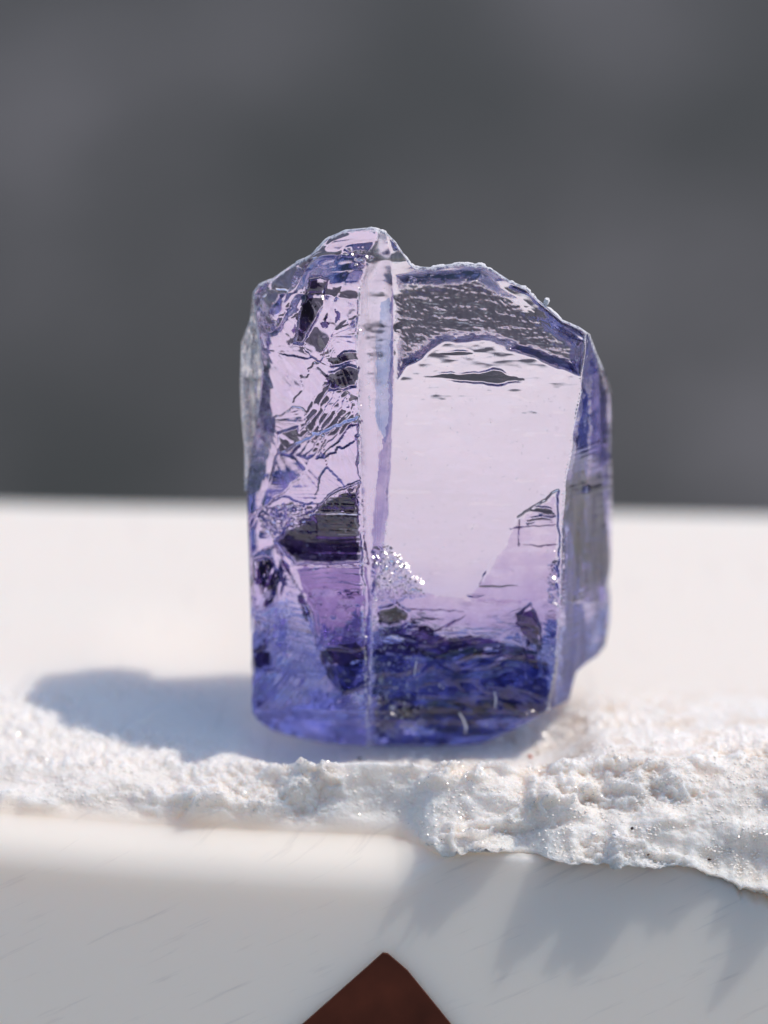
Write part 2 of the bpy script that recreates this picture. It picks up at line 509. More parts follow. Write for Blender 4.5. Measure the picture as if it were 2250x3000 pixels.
# fracture patches of the front: outline, tilt across, tilt down, edge softness, offset
PATCH = [
    # dark three-cornered step facet under the diagonal break, and the one below it
    ([(770, 1036), (775, 1120), (783, 1215), (640, 1218), (606, 1180), (590, 1165), (660, 1110), (735, 1055)], 0.0, 0.75, 2.5, 0.0),
    ([(640, 1222), (784, 1222), (788, 1400), (700, 1392), (672, 1300)], 0.15, -0.15, 2.5, 0.0),
    ([(700, 1398), (788, 1404), (790, 1480), (742, 1498), (715, 1450)], 0.0, -0.1, 2.5, 0.0),
    # tongue of curved fracture low on the left
    ([(545, 1205), (592, 1172), (632, 1240), (668, 1320), (694, 1410), (742, 1502), (690, 1530), (545, 1545)], 0.30, -0.10, 2.5, 0.004),
    ([(545, 1215), (585, 1205), (605, 1260), (600, 1310), (545, 1320)], 0.1, 0.40, 3, 0.0),
    ([(545, 1330), (590, 1345), (592, 1440), (545, 1450)], 0.1, 0.40, 3, 0.0),
    # smooth pale face above the diagonal break
    ([(600, 980), (772, 900), (774, 1034), (660, 1108), (590, 1160), (560, 1120), (585, 1040)], 0.05, -0.15, 3, 0.004),
    # dark chips near the upper arris
    ([(668, 600), (690, 597), (706, 608), (694, 660), (655, 742), (632, 738), (655, 660)], 0.0, 0.55, 2.5, 0.0),
    ([(708, 772), (738, 760), (766, 764), (768, 782), (712, 790)], 0.0, 0.6, 2.5, 0.0),
    ([(708, 806), (740, 792), (770, 800), (770, 838), (712, 842)], 0.0, 0.6, 2.5, 0.0),
    ([(752, 908), (772, 895), (774, 918), (750, 922)], 0.0, 0.6, 2, 0.0),
    ([(600, 935), (645, 920), (652, 960), (625, 985), (598, 975)], 0.2, 0.5, 2.5, 0.0),
    # main face: dark lens-shaped hollows under the top facet and the small eye on the right
    ([(905, 812), (1000, 808), (1062, 798), (1100, 812), (1130, 826), (1000, 828)], 0.0, 0.45, 3, 0.0),
    ([(945, 765), (1000, 760), (1022, 764), (985, 772)], 0.0, 0.6, 2.5, 0.0),
    ([(1135, 1105), (1160, 1094), (1190, 1098), (1200, 1112), (1170, 1116)], 0.0, 0.6, 2, 0.0),
    ([(1130, 1122), (1195, 1116), (1198, 1124), (1140, 1132)], 0.0, 0.5, 2, 0.0),
    ([(1085, 1180), (1120, 1115), (1205, 1060), (1210, 1250), (1150, 1262), (1030, 1262)], 0.03, -0.05, 3, 0.002),
    # ragged dark hollows low on the main face
    ([(815, 1310), (850, 1300), (882, 1318), (880, 1345), (840, 1358), (812, 1345)], 0.0, 0.5, 3, 0.0),
    ([(1115, 1320), (1150, 1305), (1165, 1350), (1165, 1460), (1140, 1470), (1130, 1390)], -0.3, 0.3, 3, 0.0),
]

def front_relief(u, v):
    y = 0 * u
    wu, wv = 5 * fbm(u / 40, v / 40, 90, 3), 5 * fbm(u / 40, v / 40, 94, 3)
    for poly, tu, tv, soft, off in PATCH:
        p = np.array(poly, float)
        x0, y0 = p.min(0) - 12; x1, y1 = p.max(0) + 12
        m = (u > x0) & (u < x1) & (v > y0) & (v < y1)
        um, vm = u[m], v[m]
        sd = poly_sd(um + wu[m], vm + wv[m], poly)
        c = p.mean(0)
        h = (tu * (um - c[0]) + tv * (vm - c[1])) * K + off
        y[m] += h * smooth(-soft, soft, sd)
    left = 1 - smooth(-4, 4, u - sip(v, R1))
    # diagonal conchoidal ribs
    q = (u - 640) * 0.80 + (v - 985) * 0.60          # along-break axis is lower left to upper right
    ribm = smooth(0, 14, poly_sd(u, v, [(632, 985), (640, 930), (676, 855), (700, 822), (740, 832), (772, 866), (773, 912), (735, 960), (690, 995)]))
    rq = q + 8 * fbm(u / 45, v / 45, 98, 2)
    saw = (rq / 13.0) - np.floor(rq / 13.0)
    y += ribm * saw * 0.0085 * np.clip(0.75 + 0.6 * fbm(u / 40, v / 40, 101, 2), 0.2, 1.3)
    # fine horizontal growth lines on the left face, strongest over the dark facet
    hm = left * smooth(1040, 1080, v) * (1 - smooth(1240, 1300, v)) * smooth(600, 680, u)
    t = v + 2.5 * fbm(u / 80, v / 20, 104, 2)
    y += hm * 0.0010 * (vnoise(u / 260, t / 4.2, 106) + 0.8 * vnoise(u / 200, t / 9, 107))
    # ribs across the lower tongue
    tm = smooth(0, 10, poly_sd(u, v, [(612, 1215), (640, 1240), (672, 1320), (690, 1400), (680, 1460), (640, 1470), (620, 1380)]))
    y += tm * 0.0026 * vnoise(u / 120, (v - 0.18 * u) / 4.0, 109)
    # rough, striated upper facet of the main face
    top = smooth(0, 30, poly_sd(u, v + 6 * fbm(u / 60, v / 60, 112, 3), [(852, 596), (1040, 580), (1120, 640), (1262, 742), (1255, 815), (1200, 800), (1120, 768), (1040, 738), (960, 742), (880, 790), (852, 830)]))
    y += top * (0.0015 * fbm(u / 50, (v - 0.10 * u) / 9.0, 115, 4, 0.55) + 0.0014 * fbm(u / 5, v / 5, 119, 2))
    y += top * (0.012 + 0.34 * (v - 720) * K)
    # crumbled upper left
    ul = left * (1 - smooth(720, 820, v))
    y += ul * 0.006 * (ridged(u / 75 + v / 160, v / 85, 122, 2) - 0.8)
    midl = left * smooth(640, 700, v) * (1 - smooth(930, 990, v))
    y += midl * 0.0035 * fbm((u * 0.5 + v * 0.85) / 70, (v * 0.5 - u * 0.85) / 30, 126, 2)
    # chipped plates of the broken upper left face, each with its own slant and a fan of striae
    pr = np.random.RandomState(31)
    sx, sy = pr.uniform(560, 780, 30), pr.uniform(590, 1180, 30)
    tx, ty = pr.uniform(-0.12, 0.12, 30), pr.uniform(-0.18, 0.16, 30)
    pu, pv = u + 16 * fbm(u / 55, v / 55, 180, 3), v + 16 * fbm(u / 55, v / 55, 184, 3)
    best, h = np.full(u.shape, 1e9), 0 * u
    for q in range(14):
        dq = np.hypot((pu - sx[q]) * 1.25 + (pv - sy[q]) * 0.45, (pv - sy[q]) * 0.9 - (pu - sx[q]) * 0.35)
        hq = (tx[q] * (u - sx[q]) + ty[q] * (v - sy[q])) * K
        hq = hq + 0.0007 * vnoise(np.arctan2(v - sy[q] + 90, u - sx[q] + 60) * 22, dq * 0 + q, 186)
        c = dq < best
        h = np.where(c, hq, h); best = np.where(c, dq, best)
    y += left * smooth(590, 640, v) * (1 - smooth(1100, 1180, v)) * h
    # shell-like break low on the left: arcs about a point near the upper left corner of the foot
    jm = smooth(0, 8, poly_sd(u, v, [(545, 1330), (600, 1200), (632, 1240), (668, 1320), (694, 1410), (742, 1502), (690, 1530), (545, 1540)]))
    rr = np.hypot((u - 470) * 1.1, (v - 1130) * 0.62)
    y += jm * (0.0075 * np.sin(rr / 23.0 + 0.8 * fbm(u / 60, v / 60, 146, 2)) + 0.0010 * vnoise(rr / 3.2, u / 300, 148))
    low = left * smooth(1180, 1300, v)
    y += low * 0.0012 * fbm(u / 35, v / 35, 130, 4)
    # foot of the main face: wavy horizontal breakage
    ft = (1 - left) * smooth(1290, 1440, v) * (1 - smooth(1205, 1240, u))
    su, sv = u + 45 * fbm(u / 110, v / 60, 136, 2), v + 30 * fbm(u / 120, v / 60, 138, 2)
    y += ft * (0.0052 * fbm(su / 85, sv / 34, 134, 3, 0.45) + 0.0008 * vnoise(su / 60, sv / 5, 144))
    # bruised corners that sparkle
    for pl in ([(800, 1180), (840, 1170), (880, 1215), (925, 1290), (870, 1300), (800, 1300)], [(1180, 1215), (1212, 1200), (1212, 1310), (1175, 1300)],
               [(740, 535), (790, 530), (815, 560), (780, 585)], [(560, 1090), (650, 1080), (700, 1110), (640, 1150), (560, 1165)]):
        bm_ = smooth(0, 14, poly_sd(u, v, pl))
        y += bm_ * (0.0075 * fbm(u / 9, v / 9, 150, 3, 0.6) + 0.003)
    st = np.clip((u - sip(v, R1)) / np.maximum(sip(v, R2) - sip(v, R1), 1), 0, 1)
    y += 0.006 * np.sin(st * math.pi * 2) * smooth(520, 620, v) * (1 - smooth(1050, 1250, v))
    # right face scratches
    rf = smooth(0, 8, u - sip(v, R3))
    y += rf * 0.0030 * fbm(u / 17, v / 150, 152, 3) + rf * 0.010 * smooth(1285, 1300, v) * (v - 1285) * 0.006
    y += rf * 0.0006 * (vnoise((u * 0.35 + v) / 5.0, (u - v * 0.35) / 90, 140) + fbm(u / 30, v / 90, 142, 2))
    return y

def build_crystal():
    nu, nv = 360, 520
    u, v = coons(TOP, RIGHT, BOTTOM, LEFT, nu, nv)
    i = np.arange(nu)[None, :]; j = np.arange(nv)[:, None]
    rim = np.minimum(np.minimum(i, nu - 1 - i) * (740.0 / nu), np.minimum(j, nv - 1 - j) * (1000.0 / nv)) + 0 * u
    yf = front_depth(u, v, rim)
    Vf = P(u, v, yf)
    def shift(c, du, dv):
        return [(a + du, b + dv) for a, b in c]
    tb = [(560, 655)] + [(a, b + 10) for a, b in TOP[2:-1]] + [(1262, 738)]
    rb = [(1262, 738), (1306, 850), (1313, 1000), (1312, 1240), (1300, 1330), (1215, 1400)]
    bb = [(575, 1430), (700, 1490), (930, 1510), (1040, 1490), (1215, 1400)]
    lb = [(560, 655), (566, 1000), (570, 1300), (575, 1430)]
    ub, vb = coons(tb, rb, bb, lb, nu, nv)
    yb = np.maximum(back_depth(ub, vb), front_depth(ub, vb, 0 * ub + 50) + 0.07)
    Vb = P(ub, vb, yb)
    n = nu * nv
    qf = grid_quads(nv, nu)
    qb = grid_quads(nv, nu, flip=True, base=n)
    r = rim_idx(nv, nu)
    r2 = np.roll(r, -1)
    qs = np.stack([r, r2, r2 + n, r + n], -1)
    o = mesh_np('crystal', np.concatenate([Vf.reshape(-1, 3), Vb.reshape(-1, 3)]), np.concatenate([qf, qb, qs]), M_CRYSTAL)
    # split the normals at the rim so the side walls stay crisp
    fr = np.zeros(2 * n, np.float32)
    d1, d2, d3 = u - sip(v, R1), u - sip(v, R2), u - sip(v, R3)
    strip = smooth(-3, 3, d1) * (1 - smooth(-4, 6, d2))
    front = (0.20 + 0.12 * vnoise(u / 9, v / 160, 160)) * strip + 0.12 * smooth(0, 10, d3)
    front = np.maximum(front, 0.36 * smooth(0, 25, poly_sd(u, v, [(852, 600), (1040, 590), (1262, 742), (1255, 800), (1040, 735), (950, 742), (852, 830)])))
    fr[:n] = front.ravel()
    du = np.zeros(2 * n, np.float32)
    ed = np.exp(-(d1 / 3.5) ** 2) + np.exp(-(d2 / 5.0) ** 2) * smooth(1000, 1200, v) + np.exp(-(d3 / 5.0) ** 2)
    low = smooth(1230, 1330, v) * (1 - smooth(870, 1000, u)) * smooth(0, 10, d2)
    du[:n] = np.clip(0.55 * ed + 0.30 * low + 0.12 * smooth(1500, 1560, v) + (0.02 + 0.35 * vnoise(u / 7, v / 120, 161)) * strip + (0.30 + 0.65 * (v < 800)) * smooth(13, 2, rim), 0, 1).ravel()  # white at the outer rim paints its rim light; arrises are wear
    zo = np.zeros(2 * n, np.float32); zo[:n] = 1
    at = o.data.attributes.new('zoned', 'FLOAT', 'POINT'); at.data.foreach_set('value', zo)
    vi = np.zeros(2 * n, np.float32); vi[:n] = (0.9 * (1 - smooth(-4, 4, d1)) * (1 - 0.8 * smooth(1180, 1380, v)) + 0.5 * strip + 0.12).ravel()
    at = o.data.attributes.new('violet', 'FLOAT', 'POINT'); at.data.foreach_set('value', vi)
    at = o.data.attributes.new('dust', 'FLOAT', 'POINT'); at.data.foreach_set('value', du)  # dust and wear, plus white painted for rim light
    at = o.data.attributes.new('frost', 'FLOAT', 'POINT'); at.data.foreach_set('value', fr)
    tag(o, 'rough violet blue gem crystal standing upright on white broken stone', 'crystal')
    return o

crystal = build_crystal()

def closed_sheet(name, top, right, bottom, left, nu, nv, yfun, thick, inset, mat, parent):
    """a small solid with a modelled front, a plain back and side walls"""
    u, v = coons(top, right, bottom, left, nu, nv)
    y = yfun(u, v)
    cu, cv = u.mean(), v.mean()
    ub, vb = cu + (u - cu) * (1 - inset), cv + (v - cv) * (1 - inset)
    n = nu * nv
    r = rim_idx(nv, nu); r2 = np.roll(r, -1)
    o = mesh_np(name, np.concatenate([P(u, v, y).reshape(-1, 3), P(ub, vb, y + thick(vb)).reshape(-1, 3)]),
                np.concatenate([grid_quads(nv, nu), grid_quads(nv, nu, flip=True, base=n), np.stack([r, r2, r2 + n, r + n], -1)]), mat, parent)
    return o

def set_attr(o, name, val):
    a = o.data.attributes.new(name, 'FLOAT', 'POINT')
    a.data.foreach_set('value', np.full(len(o.data.vertices), val, np.float32))

# pale splinter standing behind the upper left edge
sp = closed_sheet('side_splinter', [(546, 634), (562, 614), (586, 606)], [(586, 606), (600, 760), (606, 930), (570, 1060)],
                  [(528, 1060), (550, 1070), (570, 1060)], [(546, 634), (540, 690), (521, 740), (518, 830), (521, 900), (528, 970), (528, 1060)], 36, 150,
                  lambda u, v: 0.26 - (v - 600) * K * 0.30 + 0.005 * fbm(u / 16, v / 120, 170, 3) + 0.02 * np.exp(-((u - 546 - 0.08 * (v - 900)) / 8) ** 2) * (v > 820),
                  lambda v: 0.015 + (v - 600) * K * 0.42, 0.1, M_CRYSTAL, crystal)
set_attr(sp, 'frost', 0.12); set_attr(sp, 'dust', 0.60)  # dust whitening stands in for sunlight scattered through the splinter

# tinted films just under the surface that paint in the facets' dark reflections
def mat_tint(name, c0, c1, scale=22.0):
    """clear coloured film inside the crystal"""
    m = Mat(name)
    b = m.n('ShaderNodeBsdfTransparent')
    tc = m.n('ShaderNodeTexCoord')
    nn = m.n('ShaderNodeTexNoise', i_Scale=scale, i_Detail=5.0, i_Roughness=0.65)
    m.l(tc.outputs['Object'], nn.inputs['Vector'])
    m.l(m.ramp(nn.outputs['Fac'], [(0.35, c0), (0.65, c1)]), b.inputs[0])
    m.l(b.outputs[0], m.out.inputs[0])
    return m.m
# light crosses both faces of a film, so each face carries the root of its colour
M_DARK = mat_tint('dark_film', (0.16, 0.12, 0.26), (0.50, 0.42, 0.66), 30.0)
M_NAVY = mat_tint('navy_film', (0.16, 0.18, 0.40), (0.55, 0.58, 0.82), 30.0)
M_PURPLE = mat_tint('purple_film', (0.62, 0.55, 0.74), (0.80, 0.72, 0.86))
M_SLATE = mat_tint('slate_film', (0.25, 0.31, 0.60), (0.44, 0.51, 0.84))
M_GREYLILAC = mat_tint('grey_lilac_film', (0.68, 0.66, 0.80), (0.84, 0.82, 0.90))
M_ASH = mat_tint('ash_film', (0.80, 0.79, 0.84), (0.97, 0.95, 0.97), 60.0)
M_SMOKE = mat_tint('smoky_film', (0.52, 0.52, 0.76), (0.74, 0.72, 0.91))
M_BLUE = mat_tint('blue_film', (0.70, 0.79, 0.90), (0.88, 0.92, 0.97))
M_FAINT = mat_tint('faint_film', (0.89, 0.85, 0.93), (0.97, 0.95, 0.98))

def veil(poly, cover, fu, fv, mat, depth=0.018, seed=0, shear=0.0, step=2.2, wob=4.0, soft=14.0, kind='inclusion'):
    """ragged sheet kept where a stretched noise is high"""
    p = np.array(poly, float)
    x0, y0 = p.min(0) - 8; x1, y1 = p.max(0) + 8
    u, v = np.meshgrid(np.arange(x0, x1, step), np.arange(y0, y1, step))
    sd = poly_sd(u + wob * fbm(u / 14, v / 14, seed + 200, 3), v + wob * fbm(u / 14, v / 14, seed + 204, 3), poly)
    nz = fbm(u / fu, (v + shear * u) / fv, seed + 210, 4, 0.55)
    lev = np.quantile(nz[sd > 0], 1 - cover)
    keep = (nz - lev) - 0.5 * (1 - smooth(0, soft, sd)) > 0 if cover < 0.97 else sd > 0
    keep &= sd > 0
    y = front_depth(u, v, 0 * u + 50) + depth + 0.004 * fbm(u / 20, v / 20, seed + 220, 2)
    V = P(u, v, y); B = P(u, v, y + 0.006 + 0.003 * vnoise(u / 12, v / 12, seed + 224))
    nv, nu = u.shape; n = nu * nv
    k = keep[:-1, :-1] & keep[1:, 1:] & keep[:-1, 1:] & keep[1:, :-1]
    idx = np.arange(n).reshape(nv, nu)
    q = np.stack([idx[:-1, :-1], idx[1:, :-1], idx[1:, 1:], idx[:-1, 1:]], -1)[k]
    if not len(q):
        return
    # side walls on the border edges
    e = np.concatenate([q[:, [0, 1]], q[:, [1, 2]], q[:, [2, 3]], q[:, [3, 0]]])
    code = e[:, 0].astype(np.int64) * n + e[:, 1]
    rev = e[:, 1].astype(np.int64) * n + e[:, 0]
    be = e[~np.isin(code, rev)]
    w = np.stack([be[:, 1], be[:, 0], be[:, 0] + n, be[:, 1] + n], -1)
    quads = np.concatenate([q, q[:, ::-1] + n, w])
    used, inv = np.unique(quads, return_inverse=True)
    allv = np.concatenate([V.reshape(-1, 3), B.reshape(-1, 3)])
    o = mesh_np(kind, allv[used], inv.reshape(-1, 4), mat, crystal, smooth_shade=False)
    if cover < 0.97:
        o['kind'] = 'stuff'
    return o

# foot of the main face
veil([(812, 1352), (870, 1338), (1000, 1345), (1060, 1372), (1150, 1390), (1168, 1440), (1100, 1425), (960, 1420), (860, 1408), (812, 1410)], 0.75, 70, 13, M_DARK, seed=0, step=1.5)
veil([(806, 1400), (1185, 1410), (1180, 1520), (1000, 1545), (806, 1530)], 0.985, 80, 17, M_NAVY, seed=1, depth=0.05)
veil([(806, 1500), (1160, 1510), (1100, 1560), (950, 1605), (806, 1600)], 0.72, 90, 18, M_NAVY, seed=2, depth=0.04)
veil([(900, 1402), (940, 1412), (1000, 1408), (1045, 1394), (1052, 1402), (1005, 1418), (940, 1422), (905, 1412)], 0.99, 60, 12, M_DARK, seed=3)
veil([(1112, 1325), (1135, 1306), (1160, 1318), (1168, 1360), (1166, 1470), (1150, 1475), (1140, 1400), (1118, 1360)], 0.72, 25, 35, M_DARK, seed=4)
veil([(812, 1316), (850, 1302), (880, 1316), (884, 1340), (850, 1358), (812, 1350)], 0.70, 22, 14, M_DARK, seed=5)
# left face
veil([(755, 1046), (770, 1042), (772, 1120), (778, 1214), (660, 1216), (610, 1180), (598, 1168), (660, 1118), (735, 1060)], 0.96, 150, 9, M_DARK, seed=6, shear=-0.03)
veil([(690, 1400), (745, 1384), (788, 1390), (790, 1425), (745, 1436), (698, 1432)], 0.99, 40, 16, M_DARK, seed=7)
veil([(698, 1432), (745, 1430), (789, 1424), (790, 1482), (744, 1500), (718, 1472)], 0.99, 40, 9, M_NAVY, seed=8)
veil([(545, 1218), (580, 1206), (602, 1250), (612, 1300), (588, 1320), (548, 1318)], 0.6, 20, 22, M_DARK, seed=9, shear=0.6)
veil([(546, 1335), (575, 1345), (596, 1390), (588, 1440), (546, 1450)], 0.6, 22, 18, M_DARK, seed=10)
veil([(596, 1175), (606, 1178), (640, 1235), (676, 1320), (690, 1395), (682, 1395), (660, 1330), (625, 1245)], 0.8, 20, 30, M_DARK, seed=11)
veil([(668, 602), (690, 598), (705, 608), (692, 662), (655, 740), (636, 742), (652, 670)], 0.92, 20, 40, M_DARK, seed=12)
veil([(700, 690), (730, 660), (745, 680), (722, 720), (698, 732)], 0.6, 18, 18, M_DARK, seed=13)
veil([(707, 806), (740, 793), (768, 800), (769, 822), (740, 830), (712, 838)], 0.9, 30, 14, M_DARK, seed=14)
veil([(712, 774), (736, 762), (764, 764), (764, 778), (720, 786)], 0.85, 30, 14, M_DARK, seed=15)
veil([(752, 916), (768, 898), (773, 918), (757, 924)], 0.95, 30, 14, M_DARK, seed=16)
# upper facet and right face: reflected surroundings painted as film tones
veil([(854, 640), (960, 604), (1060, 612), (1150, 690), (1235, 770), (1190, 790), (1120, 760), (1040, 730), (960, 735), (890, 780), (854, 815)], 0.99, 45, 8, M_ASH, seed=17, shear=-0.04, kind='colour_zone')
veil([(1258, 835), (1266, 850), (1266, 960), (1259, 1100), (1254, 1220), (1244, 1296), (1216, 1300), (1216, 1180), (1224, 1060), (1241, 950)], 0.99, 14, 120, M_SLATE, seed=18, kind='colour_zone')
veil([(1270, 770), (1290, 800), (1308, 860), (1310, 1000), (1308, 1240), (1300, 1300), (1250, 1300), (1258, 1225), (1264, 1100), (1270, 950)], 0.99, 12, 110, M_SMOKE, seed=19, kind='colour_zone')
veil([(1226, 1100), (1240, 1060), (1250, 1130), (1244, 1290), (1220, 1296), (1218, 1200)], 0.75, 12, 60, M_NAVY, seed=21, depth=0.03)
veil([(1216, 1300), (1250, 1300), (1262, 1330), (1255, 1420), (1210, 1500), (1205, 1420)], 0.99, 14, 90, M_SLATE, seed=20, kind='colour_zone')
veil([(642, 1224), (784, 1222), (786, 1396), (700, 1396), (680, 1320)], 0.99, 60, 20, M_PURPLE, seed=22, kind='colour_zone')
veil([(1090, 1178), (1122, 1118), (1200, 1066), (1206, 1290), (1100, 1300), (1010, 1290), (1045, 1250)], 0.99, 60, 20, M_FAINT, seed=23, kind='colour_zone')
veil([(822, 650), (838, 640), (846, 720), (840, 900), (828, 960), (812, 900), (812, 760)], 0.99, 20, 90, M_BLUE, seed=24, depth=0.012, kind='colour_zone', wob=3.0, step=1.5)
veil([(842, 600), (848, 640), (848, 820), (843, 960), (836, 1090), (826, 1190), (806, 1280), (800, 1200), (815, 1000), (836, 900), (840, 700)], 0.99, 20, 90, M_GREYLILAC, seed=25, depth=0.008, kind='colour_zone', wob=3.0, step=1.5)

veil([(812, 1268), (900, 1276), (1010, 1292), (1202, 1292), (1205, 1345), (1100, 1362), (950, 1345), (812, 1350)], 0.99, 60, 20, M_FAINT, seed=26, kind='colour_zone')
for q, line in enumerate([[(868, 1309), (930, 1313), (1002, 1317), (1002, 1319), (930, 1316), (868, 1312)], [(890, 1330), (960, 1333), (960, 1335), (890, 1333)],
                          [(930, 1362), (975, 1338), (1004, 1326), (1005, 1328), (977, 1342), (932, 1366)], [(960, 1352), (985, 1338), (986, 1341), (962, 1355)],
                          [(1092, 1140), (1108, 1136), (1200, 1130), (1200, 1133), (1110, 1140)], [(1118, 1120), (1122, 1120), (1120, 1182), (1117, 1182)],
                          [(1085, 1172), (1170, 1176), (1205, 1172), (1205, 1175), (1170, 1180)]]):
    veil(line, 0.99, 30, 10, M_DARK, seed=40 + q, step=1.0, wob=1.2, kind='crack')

# ------------------------------------------------------------------ added chips turned to flash in the sun, dust, lint
def flakes(name, spots, mat, parent, seed, lift=0.0015, sun_facing=False, smin=1.5, smax=4.0, elong=1.0, place=None):
    """tiny irregular chips lying on the front of the crystal; spots = (polygon, count)"""
    rnd = random.Random(seed)
    half = (sdir + Vector((0, -math.cos(PITCH), math.sin(PITCH)))).normalized()
    vs, fs = [], []
    for poly, cnt in spots:
        p = np.array(poly, float)
        x0, y0 = p.min(0); x1, y1 = p.max(0)
        k = 0; tries = 0
        while k < cnt and tries < cnt * 30:
            tries += 1
            u, v = rnd.uniform(x0, x1), rnd.uniform(y0, y1)
            if poly_sd(np.array([u]), np.array([v]), poly)[0] < 0:
                continue
            ua, va = np.array([u]), np.array([v])
            c = place(u, v) if place else Vector(P(ua, va, front_depth(ua, va, np.array([50.0])) - lift)[0])
            if c is None:
                continue
            k += 1
            if sun_facing:
                nrm = (half + Vector((rnd.gauss(0, 0.035), rnd.gauss(0, 0.035), rnd.gauss(0, 0.035)))).normalized()
            else:
                nrm = Vector((rnd.gauss(0, 0.5), -1, rnd.gauss(0.3, 0.5))).normalized()
            t = nrm.orthogonal().normalized(); b = nrm.cross(t)
            sz = rnd.uniform(smin, smax) * (rnd.random() ** 2.5 * 1.1 + 0.25) * K * 0.5
            a0 = rnd.uniform(0, 6.28); m = rnd.choice([4, 5, 6])
            base = len(vs)
            for q in range(m):
                a = a0 + q * 6.283 / m + rnd.uniform(-.3, .3)
                r = sz * rnd.uniform(0.6, 1.3)
                vs.append(c + t * math.cos(a) * r * elong + b * math.sin(a) * r)
            vs.append(c - nrm * sz * 0.6)
            fs.append([base + q for q in range(m)])
            for q in range(m):
                fs.append([base + (q + 1) % m, base + q, base + m])
    me = bpy.data.meshes.new(name)
    me.from_pydata([tuple(x) for x in vs], [], fs)
    me.materials.append(mat)
    o = bpy.data.objects.new(name, me); COL.objects.link(o)
    o.parent = parent
    o['kind'] = 'stuff'
    return o

def mat_chip():
    m = Mat('bright_chip')
    b = m.n('ShaderNodeBsdfPrincipled', i_Roughness=0.2)
    b.inputs['Base Color'].default_value = (0.92, 0.90, 0.98, 1)
    b.inputs['Transmission Weight'].default_value = 0.8
    b.inputs['IOR'].default_value = 1.69
    b.inputs['Thin Film Thickness'].default_value = 0.0
    b.inputs['Thin Film IOR'].default_value = 1.35
    m.l(b.outputs[0], m.out.inputs[0])
    return m.m
M_CHIP = mat_chip()
M_DUST_RIM = mat_simple('white_dust', (0.80, 0.78, 0.80), 0.8, 0.1, 60.0)
flakes('glint_chips', [  # added chips, each turned to mirror the sun towards the camera
    ([(808, 1190), (835, 1180), (850, 1215), (815, 1225)], 16),
    ([(850, 1192), (872, 1200), (905, 1245), (918, 1262), (890, 1250), (862, 1222)], 34),
    ([(805, 1200), (860, 1230), (880, 1300), (806, 1310)], 16),
    ([(745, 545), (785, 540), (800, 562), (770, 580)], 14),
    ([(690, 640), (705, 636), (700, 655)], 4),
    ([(1180, 1190), (1208, 1180), (1208, 1320), (1176, 1310)], 14),
    ([(804, 1536), (850, 1540), (845, 1562), (806, 1560)], 12),
    ([(1100, 1545), (1180, 1520), (1170, 1545), (1090, 1568)], 12),
    ([(560, 1000), (580, 1000), (570, 1030)], 4),
    ([(600, 1070), (660, 1075), (640, 1110), (590, 1120)], 8),
    ([(775, 600), (779, 600), (795, 1500), (788, 1500)], 7),
    ([(560, 1200), (780, 1100), (780, 1500), (560, 1520)], 14),
], M_CHIP, crystal, 3, sun_facing=True, smin=4.0, smax=11.0, lift=0.003)
flakes('dust_flecks', [
    ([(805, 1300), (1190, 1300), (1180, 1540), (1000, 1600), (805, 1600)], 60),
    ([(796, 1200), (830, 1200), (820, 1560), (798, 1560)], 90),
    ([(790, 560), (850, 560), (850, 1200), (790, 1200)], 50),
    ([(640, 1050), (780, 1050), (780, 1500), (560, 1520)], 50),
    ([(1190, 1000), (1212, 1000), (1210, 1500), (1180, 1500)], 40),
    ([(860, 640), (1240, 740), (1200, 780), (860, 800)], 40),
    ([(1215, 900), (1300, 900), (1300, 1350), (1215, 1400)], 30),
    ([(860, 840), (1220, 840), (1200, 1250), (850, 1250)], 26),
], M_DUST_RIM, crystal, 4, smin=1.2, smax=3.6)

def tube(name, pts, r, mat, label, cat, group=None):
    """thin fibre through world points"""
    vs, fs = [], []
    m = 6
    for i, p in enumerate(pts):
        d = (pts[min(i + 1, len(pts) - 1)] - pts[max(i - 1, 0)]).normalized()
        t = d.orthogonal().normalized(); b = d.cross(t)
        rr = r * (0.4 + 0.6 * math.sin(math.pi * (i + 0.5) / len(pts)))
        for q in range(m):
            a = q * 6.283185 / m
            vs.append(p + t * math.cos(a) * rr + b * math.sin(a) * rr)
    for i in range(len(pts) - 1):
        for q in range(m):
            fs.append([i * m + q, i * m + (q + 1) % m, (i + 1) * m + (q + 1) % m, (i + 1) * m + q])
    fs.append(list(range(m))[::-1]); fs.append([(len(pts) - 1) * m + q for q in range(m)])
    me = bpy.data.meshes.new(name); me.from_pydata([tuple(v) for v in vs], [], fs)
    me.polygons.foreach_set('use_smooth', np.ones(len(fs), bool)); me.materials.append(mat)
    o = bpy.data.objects.new(name, me); COL.objects.link(o)
    tag(o, label, cat, group)
    return o

def on_front(path, lift=0.003, n=10):
    a = resample(path, n)
    y = front_depth(a[:, 0], a[:, 1], 0 * a[:, 0] + 50) - lift
    return [Vector(q) for q in P(a[:, 0], a[:, 1], y)]
M_LINT = mat_simple('pale_lint', (0.74, 0.74, 0.82), 0.7, 0.08, 50.0)
tube('lint_fibre', on_front([(900, 1430), (897, 1440), (895, 1460)]), 1.5 * K, M_LINT, 'short white fibre upright on the blue foot of the crystal, left of centre', 'fibre', 'lint on the crystal')
tube('lint_fibre', on_front([(1068, 1494), (1071, 1510), (1069, 1530)]), 1.8 * K, M_LINT, 'short pale fibre upright on the dark blue lower right face', 'fibre', 'lint on the crystal')
tube('lint_fibre', on_front([(992, 1540), (1000, 1552), (1007, 1570), (1005, 1585)]), 3.0 * K, M_LINT, 'thick curved pale fibre lowest on the foot of the crystal', 'fibre', 'lint on the crystal')

